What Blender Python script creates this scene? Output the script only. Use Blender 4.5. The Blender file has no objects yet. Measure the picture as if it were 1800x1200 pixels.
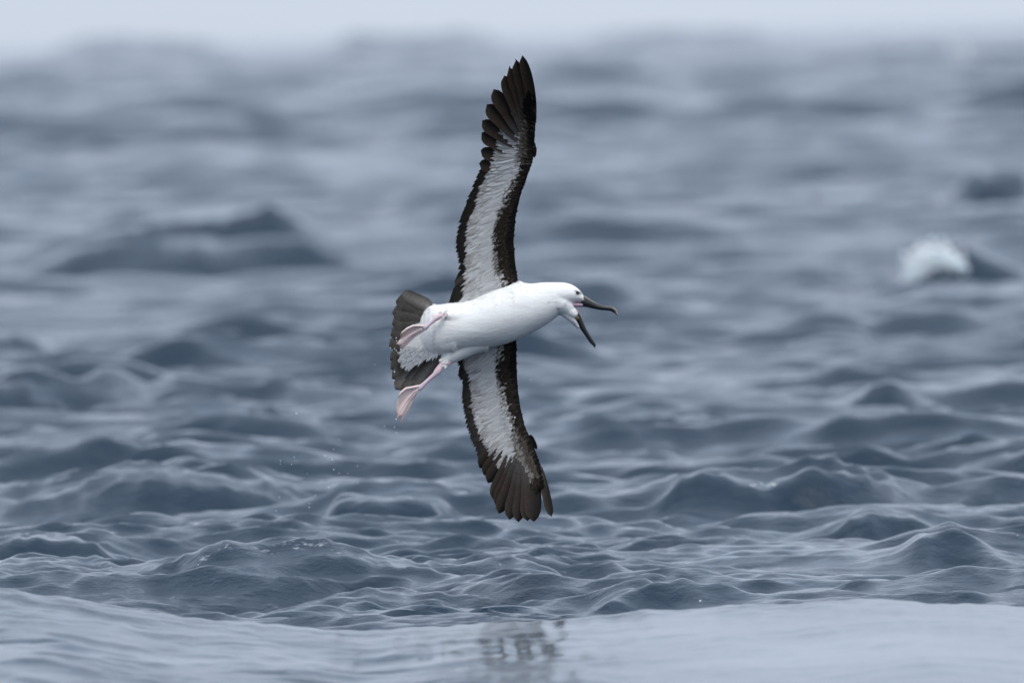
import bpy, bmesh, math, random
import numpy as np
from mathutils import Vector, Matrix, noise

random.seed(7)
rng = np.random.default_rng(11)
scene = bpy.context.scene
COL = scene.collection

# ------------------------------------------------------------------ camera
FOCAL = 500.0                      # mm on a 36 mm sensor: 25000 photo pixels
FPX = FOCAL / 36.0 * 1800.0
CAM_H = 2.0
DIST = 50.0                        # distance of the bird
PITCH = 546.0 / FPX
ROLL = math.atan(46.0 / 1800.0)

cam_loc = Vector((0, 0, CAM_H))
fwd = Vector((0, math.cos(PITCH), -math.sin(PITCH)))
right0 = Vector((1, 0, 0))
up0 = right0.cross(fwd)
right = (right0 * math.cos(ROLL) - up0 * math.sin(ROLL)).normalized()
up = (up0 * math.cos(ROLL) + right0 * math.sin(ROLL)).normalized()

cam_data = bpy.data.cameras.new('camera')
cam = bpy.data.objects.new('camera', cam_data)
COL.objects.link(cam)
cam.matrix_world = Matrix((
    (right.x, up.x, -fwd.x, cam_loc.x),
    (right.y, up.y, -fwd.y, cam_loc.y),
    (right.z, up.z, -fwd.z, cam_loc.z),
    (0, 0, 0, 1)))
cam_data.lens = FOCAL
cam_data.sensor_width = 36.0
cam_data.clip_start = 0.5
cam_data.clip_end = 30000
cam_data.dof.use_dof = True
cam_data.dof.focus_distance = DIST
cam_data.dof.aperture_fstop = 4.8
scene.camera = cam

# ------------------------------------------------------------------ world: overcast daylight
SUN_EL, SUN_AZ = math.radians(56), math.radians(165)   # azimuth from +Y towards +X
world = bpy.data.worlds.new('World')
scene.world = world
world.use_nodes = True
nt = world.node_tree
nt.nodes.clear()
out = nt.nodes.new('ShaderNodeOutputWorld')
bg = nt.nodes.new('ShaderNodeBackground')
sky = nt.nodes.new('ShaderNodeTexSky')
sky.sky_type = 'NISHITA'
sky.sun_disc = False
sky.sun_elevation = SUN_EL
sky.sun_rotation = SUN_AZ
sky.air_density = 1.0
sky.dust_density = 2.0
tc = nt.nodes.new('ShaderNodeTexCoord')
sep = nt.nodes.new('ShaderNodeSeparateXYZ')
nt.links.new(tc.outputs['Generated'], sep.inputs[0])
ramp = nt.nodes.new('ShaderNodeValToRGB')       # cloud deck: paler low down, brighter overhead
el = ramp.color_ramp.elements
el[0].position = 0.0; el[0].color = (6.5, 7.25, 8.5, 1)
el[1].position = 1.0; el[1].color = (14.0, 14.6, 15.8, 1)
e = ramp.color_ramp.elements.new(0.05); e.color = (7.2, 8.1, 9.7, 1)
e = ramp.color_ramp.elements.new(0.12); e.color = (8.5, 9.6, 11.5, 1)
e = ramp.color_ramp.elements.new(0.25); e.color = (8.8, 10.1, 12.2, 1)
e = ramp.color_ramp.elements.new(0.45); e.color = (7.0, 8.3, 10.3, 1)
e = ramp.color_ramp.elements.new(0.75); e.color = (8.6, 9.4, 10.9, 1)
nt.links.new(sep.outputs['Z'], ramp.inputs[0])
cl = nt.nodes.new('ShaderNodeTexNoise')          # soft cloud structure
cl.inputs['Scale'].default_value = 3.0
cl.inputs['Detail'].default_value = 4.0
nt.links.new(tc.outputs['Generated'], cl.inputs['Vector'])
mr = nt.nodes.new('ShaderNodeMapRange')
mr.inputs['From Min'].default_value = 0.3; mr.inputs['From Max'].default_value = 0.7
mr.inputs['To Min'].default_value = 0.90; mr.inputs['To Max'].default_value = 1.10
nt.links.new(cl.outputs['Fac'], mr.inputs['Value'])
mul = nt.nodes.new('ShaderNodeVectorMath'); mul.operation = 'SCALE'
nt.links.new(ramp.outputs['Color'], mul.inputs[0])
nt.links.new(mr.outputs['Result'], mul.inputs['Scale'])
mx = nt.nodes.new('ShaderNodeMixRGB')
mx.inputs[0].default_value = 0.88                # cloud cover
nt.links.new(sky.outputs[0], mx.inputs[1])
nt.links.new(mul.outputs[0], mx.inputs[2])
bg.inputs['Strength'].default_value = 0.10
nt.links.new(mx.outputs[0], bg.inputs['Color'])
nt.links.new(bg.outputs[0], out.inputs['Surface'])

sun_d = bpy.data.lights.new('sun', 'SUN')
sun_d.energy = 1.5
sun_d.angle = math.radians(25)
sun_d.color = (1.0, 0.97, 0.93)
sun = bpy.data.objects.new('sun', sun_d)
COL.objects.link(sun)
sd = Vector((math.sin(SUN_AZ) * math.cos(SUN_EL), math.cos(SUN_AZ) * math.cos(SUN_EL), math.sin(SUN_EL)))
sun.rotation_euler = sd.to_track_quat('Z', 'Y').to_euler()
sun.location = (0, 0, 50)

vs = scene.view_settings
vs.view_transform = 'Standard'
vs.look = 'None'
vs.gamma = 1.0
vs.use_curve_mapping = False
vs.exposure = 0.07
scene.cycles.use_denoising = True
scene.cycles.max_bounces = 6
scene.cycles.diffuse_bounces = 3
scene.cycles.glossy_bounces = 3

# ------------------------------------------------------------------ helpers
def tag(o, label=None, cat=None, group=None, kind=None):
    if label: o['label'] = label
    if cat: o['category'] = cat
    if group: o['group'] = group
    if kind: o['kind'] = kind
    return o

def pixel_ray(px, py):
    return (fwd + right * ((px - 900.0) / FPX) + up * ((600.0 - py) / FPX))

def at_y(px, py, y):
    """world point seen at a photo pixel, at world distance y in front of the lens"""
    r = pixel_ray(px, py)
    return cam_loc + r * (y / r.y)

def link_mesh(name, verts, faces, mat, parent=None, cols=None, smooth=True):
    me = bpy.data.meshes.new(name)
    me.from_pydata([tuple(v) for v in verts], [], faces)
    if cols is not None:
        a = me.color_attributes.new('Col', 'FLOAT_COLOR', 'POINT')
        arr = np.ones((len(verts), 4), dtype=np.float32)
        arr[:, :3] = np.array(cols, dtype=np.float32)[:, :3]
        a.data.foreach_set('color', arr.ravel())
    if smooth:
        me.polygons.foreach_set('use_smooth', [True] * len(me.polygons))
    me.materials.append(mat)
    me.update()
    o = bpy.data.objects.new(name, me)
    COL.objects.link(o)
    if parent is not None:
        o.parent = parent
    return o

def new_mat(name):
    m = bpy.data.materials.new(name)
    m.use_nodes = True
    t = m.node_tree
    return m, t, t.nodes['Principled BSDF'], t.nodes['Material Output']

# ------------------------------------------------------------------ sea material
sea_mat, t, p, mo = new_mat('sea_water')
p.inputs['IOR'].default_value = 1.333
geo = t.nodes.new('ShaderNodeNewGeometry')
attr = t.nodes.new('ShaderNodeAttribute'); attr.attribute_name = 'foam'
n1 = t.nodes.new('ShaderNodeMapping'); n1.inputs['Scale'].default_value = (0.85, 0.75, 1.0)
n1.inputs['Rotation'].default_value = (0, 0, 0.15)
t.links.new(geo.outputs['Position'], n1.inputs['Vector'])
nzA = t.nodes.new('ShaderNodeTexNoise'); nzA.inputs['Scale'].default_value = 9.0
nzA.inputs['Detail'].default_value = 7.0; nzA.inputs['Roughness'].default_value = 0.62
t.links.new(n1.outputs[0], nzA.inputs['Vector'])
nzB = t.nodes.new('ShaderNodeTexNoise'); nzB.inputs['Scale'].default_value = 0.9
nzB.inputs['Detail'].default_value = 2.0
t.links.new(n1.outputs[0], nzB.inputs['Vector'])
gust = t.nodes.new('ShaderNodeMapRange')
gust.inputs['From Min'].default_value = 0.35; gust.inputs['From Max'].default_value = 0.65
gust.inputs['To Min'].default_value = 0.25; gust.inputs['To Max'].default_value = 1.0
t.links.new(nzB.outputs['Fac'], gust.inputs['Value'])
bump = t.nodes.new('ShaderNodeBump')
bump.inputs['Distance'].default_value = 0.034
ca_ = t.nodes.new('ShaderNodeAttribute'); ca_.attribute_name = 'chop'
gm_ = t.nodes.new('ShaderNodeMath'); gm_.operation = 'MULTIPLY'
t.links.new(gust.outputs['Result'], gm_.inputs[0]); t.links.new(ca_.outputs['Fac'], gm_.inputs[1])
t.links.new(gm_.outputs[0], bump.inputs['Strength'])
t.links.new(nzA.outputs['Fac'], bump.inputs['Height'])
fa_ = t.nodes.new('ShaderNodeAttribute'); fa_.attribute_name = 'distant'
nzD = t.nodes.new('ShaderNodeTexNoise'); nzD.inputs['Scale'].default_value = 0.45; nzD.inputs['Detail'].default_value = 3.0
t.links.new(n1.outputs[0], nzD.inputs['Vector'])
bump2 = t.nodes.new('ShaderNodeBump'); bump2.inputs['Distance'].default_value = 1.3     # seas too far off to be modelled one by one
t.links.new(fa_.outputs['Fac'], bump2.inputs['Strength']); t.links.new(nzD.outputs['Fac'], bump2.inputs['Height'])
t.links.new(bump2.outputs[0], bump.inputs['Normal'])
t.links.new(bump.outputs[0], p.inputs['Normal'])
# foam breaks up into bubbles and streaks
nzF = t.nodes.new('ShaderNodeTexNoise'); nzF.inputs['Scale'].default_value = 22.0
nzF.inputs['Detail'].default_value = 6.0; nzF.inputs['Roughness'].default_value = 0.7
t.links.new(n1.outputs[0], nzF.inputs['Vector'])
fm = t.nodes.new('ShaderNodeMath'); fm.operation = 'ADD'
t.links.new(attr.outputs['Fac'], fm.inputs[0]); t.links.new(nzF.outputs['Fac'], fm.inputs[1])
fr = t.nodes.new('ShaderNodeMapRange')
fr.inputs['From Min'].default_value = 0.95; fr.inputs['From Max'].default_value = 1.25
t.links.new(fm.outputs[0], fr.inputs['Value'])
mixc = t.nodes.new('ShaderNodeMixRGB')
mixc.inputs[1].default_value = (0.0025, 0.021, 0.043, 1)
mixc.inputs[2].default_value = (0.72, 0.76, 0.80, 1)
t.links.new(fr.outputs['Result'], mixc.inputs[0])
t.links.new(mixc.outputs[0], p.inputs['Base Color'])
rr = t.nodes.new('ShaderNodeMapRange')
rr.inputs['To Min'].default_value = 0.11; rr.inputs['To Max'].default_value = 0.7
t.links.new(fr.outputs['Result'], rr.inputs['Value'])
t.links.new(rr.outputs['Result'], p.inputs['Roughness'])

# ------------------------------------------------------------------ sea surface
def build_grid():
    # rows: distance steps that grow with distance
    rows = [24.0]
    while rows[-1] < 9000:
        r = rows[-1]
        if r < 41: st = 0.16
        elif r < 56: st = 0.030
        elif r < 300: st = max(0.040, min(1.9e-5 * r * r, 0.0019 * r))
        elif r < 900: st = r * 0.004
        else: st = r * 0.008
        rows.append(r + st)
    rows = np.array(rows)
    # columns: angles, dense inside the picture, coarse to the sides
    dense = np.radians(np.arange(-2.45, 2.4501, 0.0115))
    side = []
    a, st = math.radians(2.45), math.radians(0.013)
    while a < math.radians(42):
        st *= 1.09
        a += st
        side.append(a)
    side = np.array(side)
    cols = np.concatenate([-side[::-1], dense, side])
    return rows, cols

ROWS, COLS = build_grid()
nr, nc = len(ROWS), len(COLS)
R, A = np.meshgrid(ROWS, COLS, indexing='ij')
X = (R * np.tan(A)).astype(np.float64)
Y = R.astype(np.float64)
step = np.gradient(ROWS)[:, None] * np.ones((1, nc))

def smooth(x, a, b):
    u = np.clip((x - a) / (b - a), 0, 1)
    return u * u * (3 - 2 * u)

def vnoise(x, y, seed, n=6):
    r = np.random.default_rng(seed)
    z = np.zeros_like(x)
    for i in range(n):
        th = r.uniform(0, 2 * math.pi); k = r.uniform(0.7, 1.6)
        z += np.sin(k * (x * math.cos(th) + y * math.sin(th)) + r.uniform(0, 6.28))
    return z / math.sqrt(n)

DX = np.zeros_like(X); DY = np.zeros_like(X); Z = np.zeros_like(X); ZS = np.zeros_like(X)

# wind sea: many small trains
calm = 1 - (0.79 - 0.22 * np.tanh(-X / 0.9) + 0.10 * vnoise(X / 0.5, Y / 1.1, 91)) * (1 - smooth(Y + 0.35 * vnoise(X / 0.3, Y / 0.9, 92), 45.9, 48.4))
calm = np.clip(calm, 0.08, 1)       # glassy back of the nearest swell
NW = 150
lam = np.exp(rng.uniform(math.log(0.13), math.log(4.5), NW))
th = math.radians(-102) + rng.normal(0, 1, NW) * np.where(lam < 0.6, math.radians(40), math.radians(27))
ph = rng.uniform(0, 2 * math.pi, NW)
SLOPE = 0.30
wts = np.where(lam < 0.3, 0.7, 1.0) * np.where(lam > 1.4, 0.50, 1.0)
sl = SLOPE * math.sqrt(2) * wts / math.sqrt((wts ** 2).sum())
group_n = [vnoise(X / 1.3, Y / 6.0, 50 + g) * (0.6 if g % 2 else 1) + 0.5 * vnoise(X / 0.5, Y / 2.2, 60 + g) for g in range(4)]
for i in range(NW):
    k = 2 * math.pi / lam[i]
    kx, ky = k * math.cos(th[i]), k * math.sin(th[i])
    amp = sl[i] / k
    fade = smooth(lam[i] / np.maximum(step, 1e-3), 1.6, 3.2)
    g = np.clip(1.0 + 0.62 * group_n[i % 4], 0.15, 2.0)
    if lam[i] > 1.2: g = g * (0.40 + 0.60 * smooth(Y, 53, 60))
    w = amp * fade * g * (calm if lam[i] < 4 else (0.35 + 0.65 * calm))
    phs = kx * X + ky * Y + ph[i]
    c, s = np.cos(phs), np.sin(phs)
    if 0.4 < lam[i] < 1.6: w = w * (0.62 + 0.38 * smooth(Y, 56, 66))
    if lam[i] < 0.75: ZS += w * c
    else: Z += w * c
    q = 0.62
    DX -= q * w * s * math.cos(th[i])
    DY -= q * w * s * math.sin(th[i])
# longer, steeper seas where the small ones can no longer be told apart
lam2 = np.exp(rng.uniform(math.log(2.0), math.log(11.0), 40))
th2 = rng.normal(math.radians(-100), math.radians(34), 40)
ph2 = rng.uniform(0, 6.28, 40)
far_w = smooth(Y, 150, 300)
for i in range(40):
    k = 2 * math.pi / lam2[i]
    amp = 0.27 * math.sqrt(2 / 40) / k
    Z += amp * far_w * smooth(lam2[i] / step, 1.6, 3.2) * np.cos(k * (math.cos(th2[i]) * X + math.sin(th2[i]) * Y) + ph2[i])
# long swell further out
for (L, amp, deg, p0) in ((34, 0.10, -95, 0.3), (22, 0.06, -118, 1.9), (57, 0.14, -84, 4.0)):
    k = 2 * math.pi / L
    a = math.radians(deg)
    Z += amp * smooth(Y, 60, 130) * np.cos(k * (math.cos(a) * X + math.sin(a) * Y) + p0)

FOAM = np.zeros_like(X)

def col_of_px(pts, y):
    """crest polyline given in photo pixels -> (x, z) world at distance y"""
    w = [at_y(px, py, y) for px, py in pts]
    return np.array([v.x for v in w]), np.array([v.z for v in w])

def crest(pts, y, front, back, skew=0.0, foam=0.0, wob=0.25, seed=1, edge=None, sharp=1.6, fscale=0.55, dip=0.6, flat_=0.62, rag=0.0, nz=1.0):
    """raise a wave whose crest line runs through the given photo pixels"""
    xs, zs = col_of_px(pts, y)
    sel = (Y[:, 0] > y - 6 * front - 4) & (Y[:, 0] < y + 6 * back + 4)
    i0, i1 = np.nonzero(sel)[0][[0, -1]]
    x, yy = X[i0:i1], Y[i0:i1]
    W = xs[-1] - xs[0]
    edge = edge or W * 0.22
    yc = y + skew * (x - xs.mean()) + wob * np.mean(front) * vnoise(x / (W * 0.12), x * 0 + seed, seed)
    zc = np.interp(x, xs, zs)
    px_m = y / FPX
    zc = zc + nz * 4.0 * px_m * vnoise(x / (52 * px_m), yy / 0.6, seed + 90) + nz * 2.0 * px_m * vnoise(x / (8 * px_m), yy / 0.3, seed + 95)
    front = front * np.clip(1 + 0.38 * vnoise(x / (85 * px_m), yy * 0, seed + 80), .45, 2.2)
    base_row = np.argmin(np.abs(ROWS - y)) - i0
    bgz = Z[i0:i1][base_row][None, :] * np.ones_like(x)
    m = smooth(x, xs[0] - edge, xs[0] + edge) * (1 - smooth(x, xs[-1] - edge, xs[-1] + edge))
    d = yy - yc
    front = front * fscale
    prof = np.where(d < 0, np.exp(-np.abs(d / front) ** sharp), np.exp(-np.abs(d / back) ** 2))
    trough = np.exp(-((d + 2.3 * front) / (1.1 * front)) ** 2) * dip
    # local waves are flattened where the crest stands, so the line stays where it is
    H = (zc - bgz * (1 - flat_))
    if rag: H = H + rag * (vnoise(x / 0.05, yy / 0.25, seed + 70) + 0.6 * vnoise(x / 0.02, yy / 0.12, seed + 71))
    Z[i0:i1] = Z[i0:i1] * (1 - flat_ * np.maximum(prof, trough / max(dip, .3)).clip(0, 1) * m) + H * prof * m - np.maximum(H, 0) * trough * m
    if foam:
        f = m * np.exp(-((d - 0.0 * front) / (0.5 * front)) ** 2) * foam
        FOAM[i0:i1] = np.maximum(FOAM[i0:i1], f)

#CRESTS
def crest_h(pts, h, front, back, **kw):
    """same, with the height of the highest point above mean water instead of the distance"""
    top = min(pts, key=lambda p: p[1] - p[0] * 0.0256)
    r = pixel_ray(*top)
    crest(pts, (CAM_H - h) / (-r.z / r.y), front, back, **kw)

# --- far
crest([(60, 80), (150, 68), (210, 59), (270, 68), (420, 76)], 1500, 40, 60, seed=3)
crest([(560, 66), (620, 53), (700, 56), (760, 62), (820, 56), (900, 62)], 1450, 40, 60, seed=4)
crest([(1020, 56), (1100, 48), (1200, 49), (1350, 50)], 1550, 40, 60, seed=5)
crest_h([(-20, 212), (50, 194), (120, 214)], .5, 2.5, 6, seed=6, dip=.5)
crest_h([(270, 222), (340, 214), (400, 212), (440, 226)], .45, 2.5, 6, seed=46, dip=.5)
crest_h([(1660, 326), (1720, 298), (1760, 306), (1850, 300)], .42, 1.2, 3, seed=7, dip=.8, edge=.3)
crest_h([(1250, 360), (1330, 350), (1420, 340), (1500, 350)], .22, 1.0, 3, seed=31, dip=.5)
crest_h([(1480, 152), (1560, 138), (1650, 150), (1800, 160)], .6, 4, 8, seed=32, dip=.5)
# --- dark peaked wave at left
crest_h([(60, 425), (120, 408), (240, 395), (300, 384), (400, 380), (445, 370), (470, 358), (495, 372), (540, 400), (620, 428), (700, 455)], .42, 0.9, 2.5, seed=8, wob=.1, edge=.5, dip=.35, flat_=.6)
crest_h([(40, 450), (150, 432), (330, 420), (560, 430), (640, 452)], .22, 0.9, 1.0, seed=48, wob=.2, edge=.6, dip=.3, flat_=.3)
# --- breaking wave at right
crest_h([(1480, 540), (1560, 500), (1600, 462), (1640, 436), (1690, 432), (1730, 448), (1790, 474), (1900, 520)], .38, 0.75, 2.0, seed=9, wob=.08, edge=.3, dip=.6, flat_=.7)
crest_h([(1500, 560), (1560, 530), (1640, 505), (1720, 510), (1800, 530), (1880, 560)], .2, 0.7, 1.0, seed=49, wob=.2, edge=.35, dip=.5, flat_=.4)
# --- middle distance
crest_h([(-60, 590), (20, 584), (90, 596)], .14, .4, 1.4, seed=50)
crest_h([(-40, 690), (30, 676), (90, 690), (150, 705)], .16, 0.42, 2.0, seed=10, dip=.8)
crest_h([(260, 705), (300, 676), (340, 672), (400, 694), (470, 712)], .14, 0.38, 1.6, seed=11, dip=.8)
crest_h([(440, 735), (480, 722), (540, 730), (590, 745)], .10, 0.3, 1.5, seed=12)
crest_h([(1480, 712), (1530, 684), (1560, 674), (1600, 690), (1660, 708)], .15, 0.5, 1.6, seed=13, dip=.3, edge=.25)
crest_h([(950, 745), (1060, 730), (1200, 744), (1320, 748)], .10, 0.35, 1.6, seed=14)
crest_h([(1150, 862), (1250, 842), (1350, 850), (1430, 832), (1480, 832), (1540, 850), (1600, 862)], .15, 0.36, 1.6, seed=15, edge=.12, fscale=.95, dip=.45, flat_=.7)
crest_h([(1600, 850), (1650, 834), (1720, 822), (1800, 796), (1900, 780)], .14, 0.32, 1.6, seed=16, edge=.2, dip=.5)
crest_h([(-60, 905), (50, 884), (150, 862), (250, 838), (310, 846), (380, 850), (460, 856), (560, 890)], .16, 0.44, 1.8, seed=17, edge=.25, dip=.5, flat_=.8)
crest_h([(560, 905), (620, 886), (700, 882), (790, 900)], .09, 0.26, 1.2, seed=18, edge=.1)
crest_h([(1470, 915), (1530, 900), (1600, 905), (1660, 918)], .08, 0.22, 1.2, seed=19, edge=.16, dip=.4)
crest_h([(1560, 965), (1620, 946), (1680, 942), (1760, 960)], .09, 0.22, 1.0, seed=20, edge=.16, dip=.4)
crest_h([(-60, 962), (60, 950), (140, 952), (230, 968)], .09, 0.22, 1.0, seed=21, edge=.16, dip=.4)
crest_h([(940, 995), (1000, 978), (1060, 980), (1110, 994)], .07, 0.2, 1.0, seed=22, edge=.1, dip=.4)
# --- the wave under the bird
crest([(-80, 1000), (0, 992), (100, 992), (180, 1004), (270, 990), (330, 984), (400, 980), (480, 978), (560, 978), (620, 984), (700, 990), (780, 996), (860, 994), (930, 992), (1000, 1020), (1060, 1042)], 51.9, 1.35, 1.3, seed=23, wob=.1, foam=0.38, edge=.14, sharp=1.3, fscale=.8, rag=.005, dip=.1)
crest([(230, 1010), (300, 996), (370, 976), (440, 963), (520, 960), (580, 963), (640, 974), (720, 990), (800, 1006)], 51.3, 0.30, 0.5, seed=43, wob=.15, foam=0.42, edge=.3, sharp=1.7, fscale=1, dip=.7, flat_=.5, rag=.005)
crest([(560, 1070), (640, 1046), (720, 1060), (800, 1072)], 49.9, 0.3, 0.6, seed=24, wob=.3, edge=.1)
crest([(1040, 1052), (1100, 1034), (1180, 1025), (1240, 1036), (1300, 1048), (1340, 1056)], 49.4, 0.36, 0.6, seed=25, wob=.2, edge=.07, fscale=.8, dip=.9, rag=.005, foam=.25)
# --- nearest swell, pale and smooth
crest([(-200, 1020), (-60, 1036), (40, 1044), (120, 1054), (200, 1066), (300, 1078), (420, 1088), (560, 1100), (640, 1104), (700, 1098), (800, 1094), (900, 1092), (1000, 1084), (1150, 1070), (1330, 1056), (1450, 1048), (1560, 1042), (1680, 1046), (1800, 1052), (2000, 1060)], 46.8, 6.0, 0.7, seed=26, wob=.06, edge=.3, sharp=1.8, fscale=1, dip=0, flat_=.3, rag=.002, foam=.30, nz=.3)
#ENDCRESTS

# ragged ridge on top of the near wave: small sharp ripples
near = smooth(Y, 47.5, 49.0) * (1 - smooth(Y, 56, 64))
for i in range(46):
    lm = math.exp(rng.uniform(math.log(0.11), math.log(0.34)))
    k = 2 * math.pi / lm; a_ = math.radians(-95) + rng.normal(0, 0.65)
    ZS += 0.15 * math.sqrt(2 / 46) / k * near * smooth(lm / step, 1.8, 3.2) * np.clip(0.7 + 0.9 * group_n[i % 4], 0, 2.2) * np.cos(k * (math.cos(a_) * X + math.sin(a_) * Y) + rng.uniform(0, 6.28))
Z += ZS
Xf, Yf, Zf = X + DX, Y + DY, Z

co = np.empty((nr * nc, 3), dtype=np.float32)
co[:, 0] = Xf.ravel(); co[:, 1] = Yf.ravel(); co[:, 2] = Zf.ravel()
# the earth is round, far rows sink a little
co[:, 2] -= (co[:, 1] ** 2) / (2 * 6.37e6)
idx = np.arange(nr * nc).reshape(nr, nc)
quads = np.stack([idx[:-1, :-1], idx[:-1, 1:], idx[1:, 1:], idx[1:, :-1]], axis=-1).reshape(-1, 4)
me = bpy.data.meshes.new('sea')
me.vertices.add(len(co)); me.vertices.foreach_set('co', co.ravel())
me.loops.add(quads.size); me.loops.foreach_set('vertex_index', quads.ravel().astype(np.int32))
me.polygons.add(len(quads))
me.polygons.foreach_set('loop_start', np.arange(0, quads.size, 4, dtype=np.int32))
me.polygons.foreach_set('loop_total', np.full(len(quads), 4, dtype=np.int32))
me.polygons.foreach_set('use_smooth', np.ones(len(quads), dtype=bool))
fa = me.attributes.new('foam', 'FLOAT', 'POINT')
fa.data.foreach_set('value', FOAM.ravel().astype(np.float32))
fb = me.attributes.new('chop', 'FLOAT', 'POINT')
fb.data.foreach_set('value', (0.30 + 0.70 * np.clip((calm - 0.1) / 0.8, 0, 1)).ravel().astype(np.float32))
fd = me.attributes.new('distant', 'FLOAT', 'POINT')
fd.data.foreach_set('value', smooth(Y, 220, 700).ravel().astype(np.float32))
me.update(calc_edges=True)
me.materials.append(sea_mat)
sea = bpy.data.objects.new('sea', me)
COL.objects.link(sea)
tag(sea, 'choppy grey blue ocean under an overcast sky', kind='structure')
print('sea quads', len(quads))
# the water goes on behind and beside the modelled part
def flat(name, x0, x1, y0, y1, z):
    o = link_mesh(name, [(x0, y0, z), (x1, y0, z), (x1, y1, z), (x0, y1, z)], [(0, 1, 2, 3)], sea_mat)
    return tag(o, 'open water around the waves in view', kind='structure')
flat('sea_water_around', -20000, 20000, -20000, 20000, -2.2)

# ------------------------------------------------------------------ the albatross
S = FPX / DIST                               # photo pixels per metre at the bird
C0 = (880.0, 570.0)
bird = bpy.data.objects.new('albatross', None)
bird.empty_display_size = 0.2
COL.objects.link(bird)
bl = cam_loc + pixel_ray(*C0) * DIST
bird.matrix_world = Matrix((
    (right.x, fwd.x, up.x, bl.x),
    (right.y, fwd.y, up.y, bl.y),
    (right.z, fwd.z, up.z, bl.z),
    (0, 0, 0, 1)))
tag(bird, 'white bodied albatross with dark edged wings, bill wide open, banking over the waves', 'bird')

def L(px, py, d=0.0):
    """bird space: x towards the bill, z up, y away; sizes are real metres. d in metres"""
    return Vector(((px - C0[0]) / S, d, (C0[1] - py) / S))

# -- materials
def plumage_mat(name, transl, rough=0.75, vein=0.25, sheen=0.15):
    m, t, p, mo = new_mat(name)
    at = t.nodes.new('ShaderNodeAttribute'); at.attribute_name = 'Col'
    gm = t.nodes.new('ShaderNodeTexCoord')
    nz = t.nodes.new('ShaderNodeTexNoise'); nz.inputs['Scale'].default_value = 160
    nz.inputs['Detail'].default_value = 3
    t.links.new(gm.outputs['Object'], nz.inputs['Vector'])
    r = t.nodes.new('ShaderNodeMapRange')
    r.inputs['From Min'].default_value = 0.3; r.inputs['From Max'].default_value = 0.7
    r.inputs['To Min'].default_value = 1 - vein; r.inputs['To Max'].default_value = 1 + vein * 0.4
    t.links.new(nz.outputs['Fac'], r.inputs['Value'])
    sc = t.nodes.new('ShaderNodeVectorMath'); sc.operation = 'SCALE'
    t.links.new(at.outputs['Color'], sc.inputs[0]); t.links.new(r.outputs['Result'], sc.inputs['Scale'])
    t.links.new(sc.outputs[0], p.inputs['Base Color'])
    p.inputs['Roughness'].default_value = rough
    p.inputs['Specular IOR Level'].default_value = 0.12
    p.inputs['Sheen Weight'].default_value = sheen
    p.inputs['Sheen Roughness'].default_value = 0.5
    if transl:
        tr = t.nodes.new('ShaderNodeBsdfTranslucent')
        br = t.nodes.new('ShaderNodeVectorMath'); br.operation = 'MULTIPLY'
        br.inputs[1].default_value = (1.5, 1.25, 1.05)
        t.links.new(sc.outputs[0], br.inputs[0])
        t.links.new(br.outputs[0], tr.inputs['Color'])
        mxs = t.nodes.new('ShaderNodeMixShader'); mxs.inputs[0].default_value = transl
        t.links.new(p.outputs[0], mxs.inputs[1]); t.links.new(tr.outputs[0], mxs.inputs[2])
        t.links.new(mxs.outputs[0], mo.inputs['Surface'])
    return m

M_flight = plumage_mat('flight_feather', 0.22, 0.6, 0.3, 0.0)
M_covert = plumage_mat('covert_feather', 0.15, 0.85, 0.10, 0.0)
M_skinwing = plumage_mat('wing_down', 0.0, 0.85, 0.1, 0.0)

M_body, t, p, mo = new_mat('white_down')
gm = t.nodes.new('ShaderNodeTexCoord')
mp = t.nodes.new('ShaderNodeMapping'); mp.inputs['Scale'].default_value = (0.35, 1, 1)
mp.inputs['Rotation'].default_value = (0, 0.25, 0)
t.links.new(gm.outputs['Object'], mp.inputs['Vector'])
na = t.nodes.new('ShaderNodeTexNoise'); na.inputs['Scale'].default_value = 150; na.inputs['Detail'].default_value = 4
na.inputs['Roughness'].default_value = 0.6; na.inputs['Distortion'].default_value = 0.6
t.links.new(mp.outputs[0], na.inputs['Vector'])
nb = t.nodes.new('ShaderNodeTexNoise'); nb.inputs['Scale'].default_value = 26; nb.inputs['Detail'].default_value = 3
t.links.new(mp.outputs[0], nb.inputs['Vector'])
ad = t.nodes.new('ShaderNodeMath'); ad.operation = 'MULTIPLY_ADD'; ad.inputs[1].default_value = 3.0
t.links.new(nb.outputs['Fac'], ad.inputs[0]); t.links.new(na.outputs['Fac'], ad.inputs[2])
bp = t.nodes.new('ShaderNodeBump'); bp.inputs['Distance'].default_value = 0.0015; bp.inputs['Strength'].default_value = 0.8
t.links.new(ad.outputs[0], bp.inputs['Height']); t.links.new(bp.outputs[0], p.inputs['Normal'])
at = t.nodes.new('ShaderNodeAttribute'); at.attribute_name = 'Col'
cr = t.nodes.new('ShaderNodeMapRange'); cr.inputs['From Min'].default_value = .3; cr.inputs['From Max'].default_value = .7
cr.inputs['To Min'].default_value = 0.94; cr.inputs['To Max'].default_value = 1.0
t.links.new(nb.outputs['Fac'], cr.inputs['Value'])
sc = t.nodes.new('ShaderNodeVectorMath'); sc.operation = 'SCALE'
t.links.new(at.outputs['Color'], sc.inputs[0]); t.links.new(cr.outputs['Result'], sc.inputs['Scale'])
t.links.new(sc.outputs[0], p.inputs['Base Color'])
p.inputs['Roughness'].default_value = 0.85
p.inputs['Specular IOR Level'].default_value = 0.2
p.inputs['Subsurface Weight'].default_value = 0.25
p.inputs['Subsurface Radius'].default_value = (1.0, 0.9, 0.8)
p.inputs['Subsurface Scale'].default_value = 0.008

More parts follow.
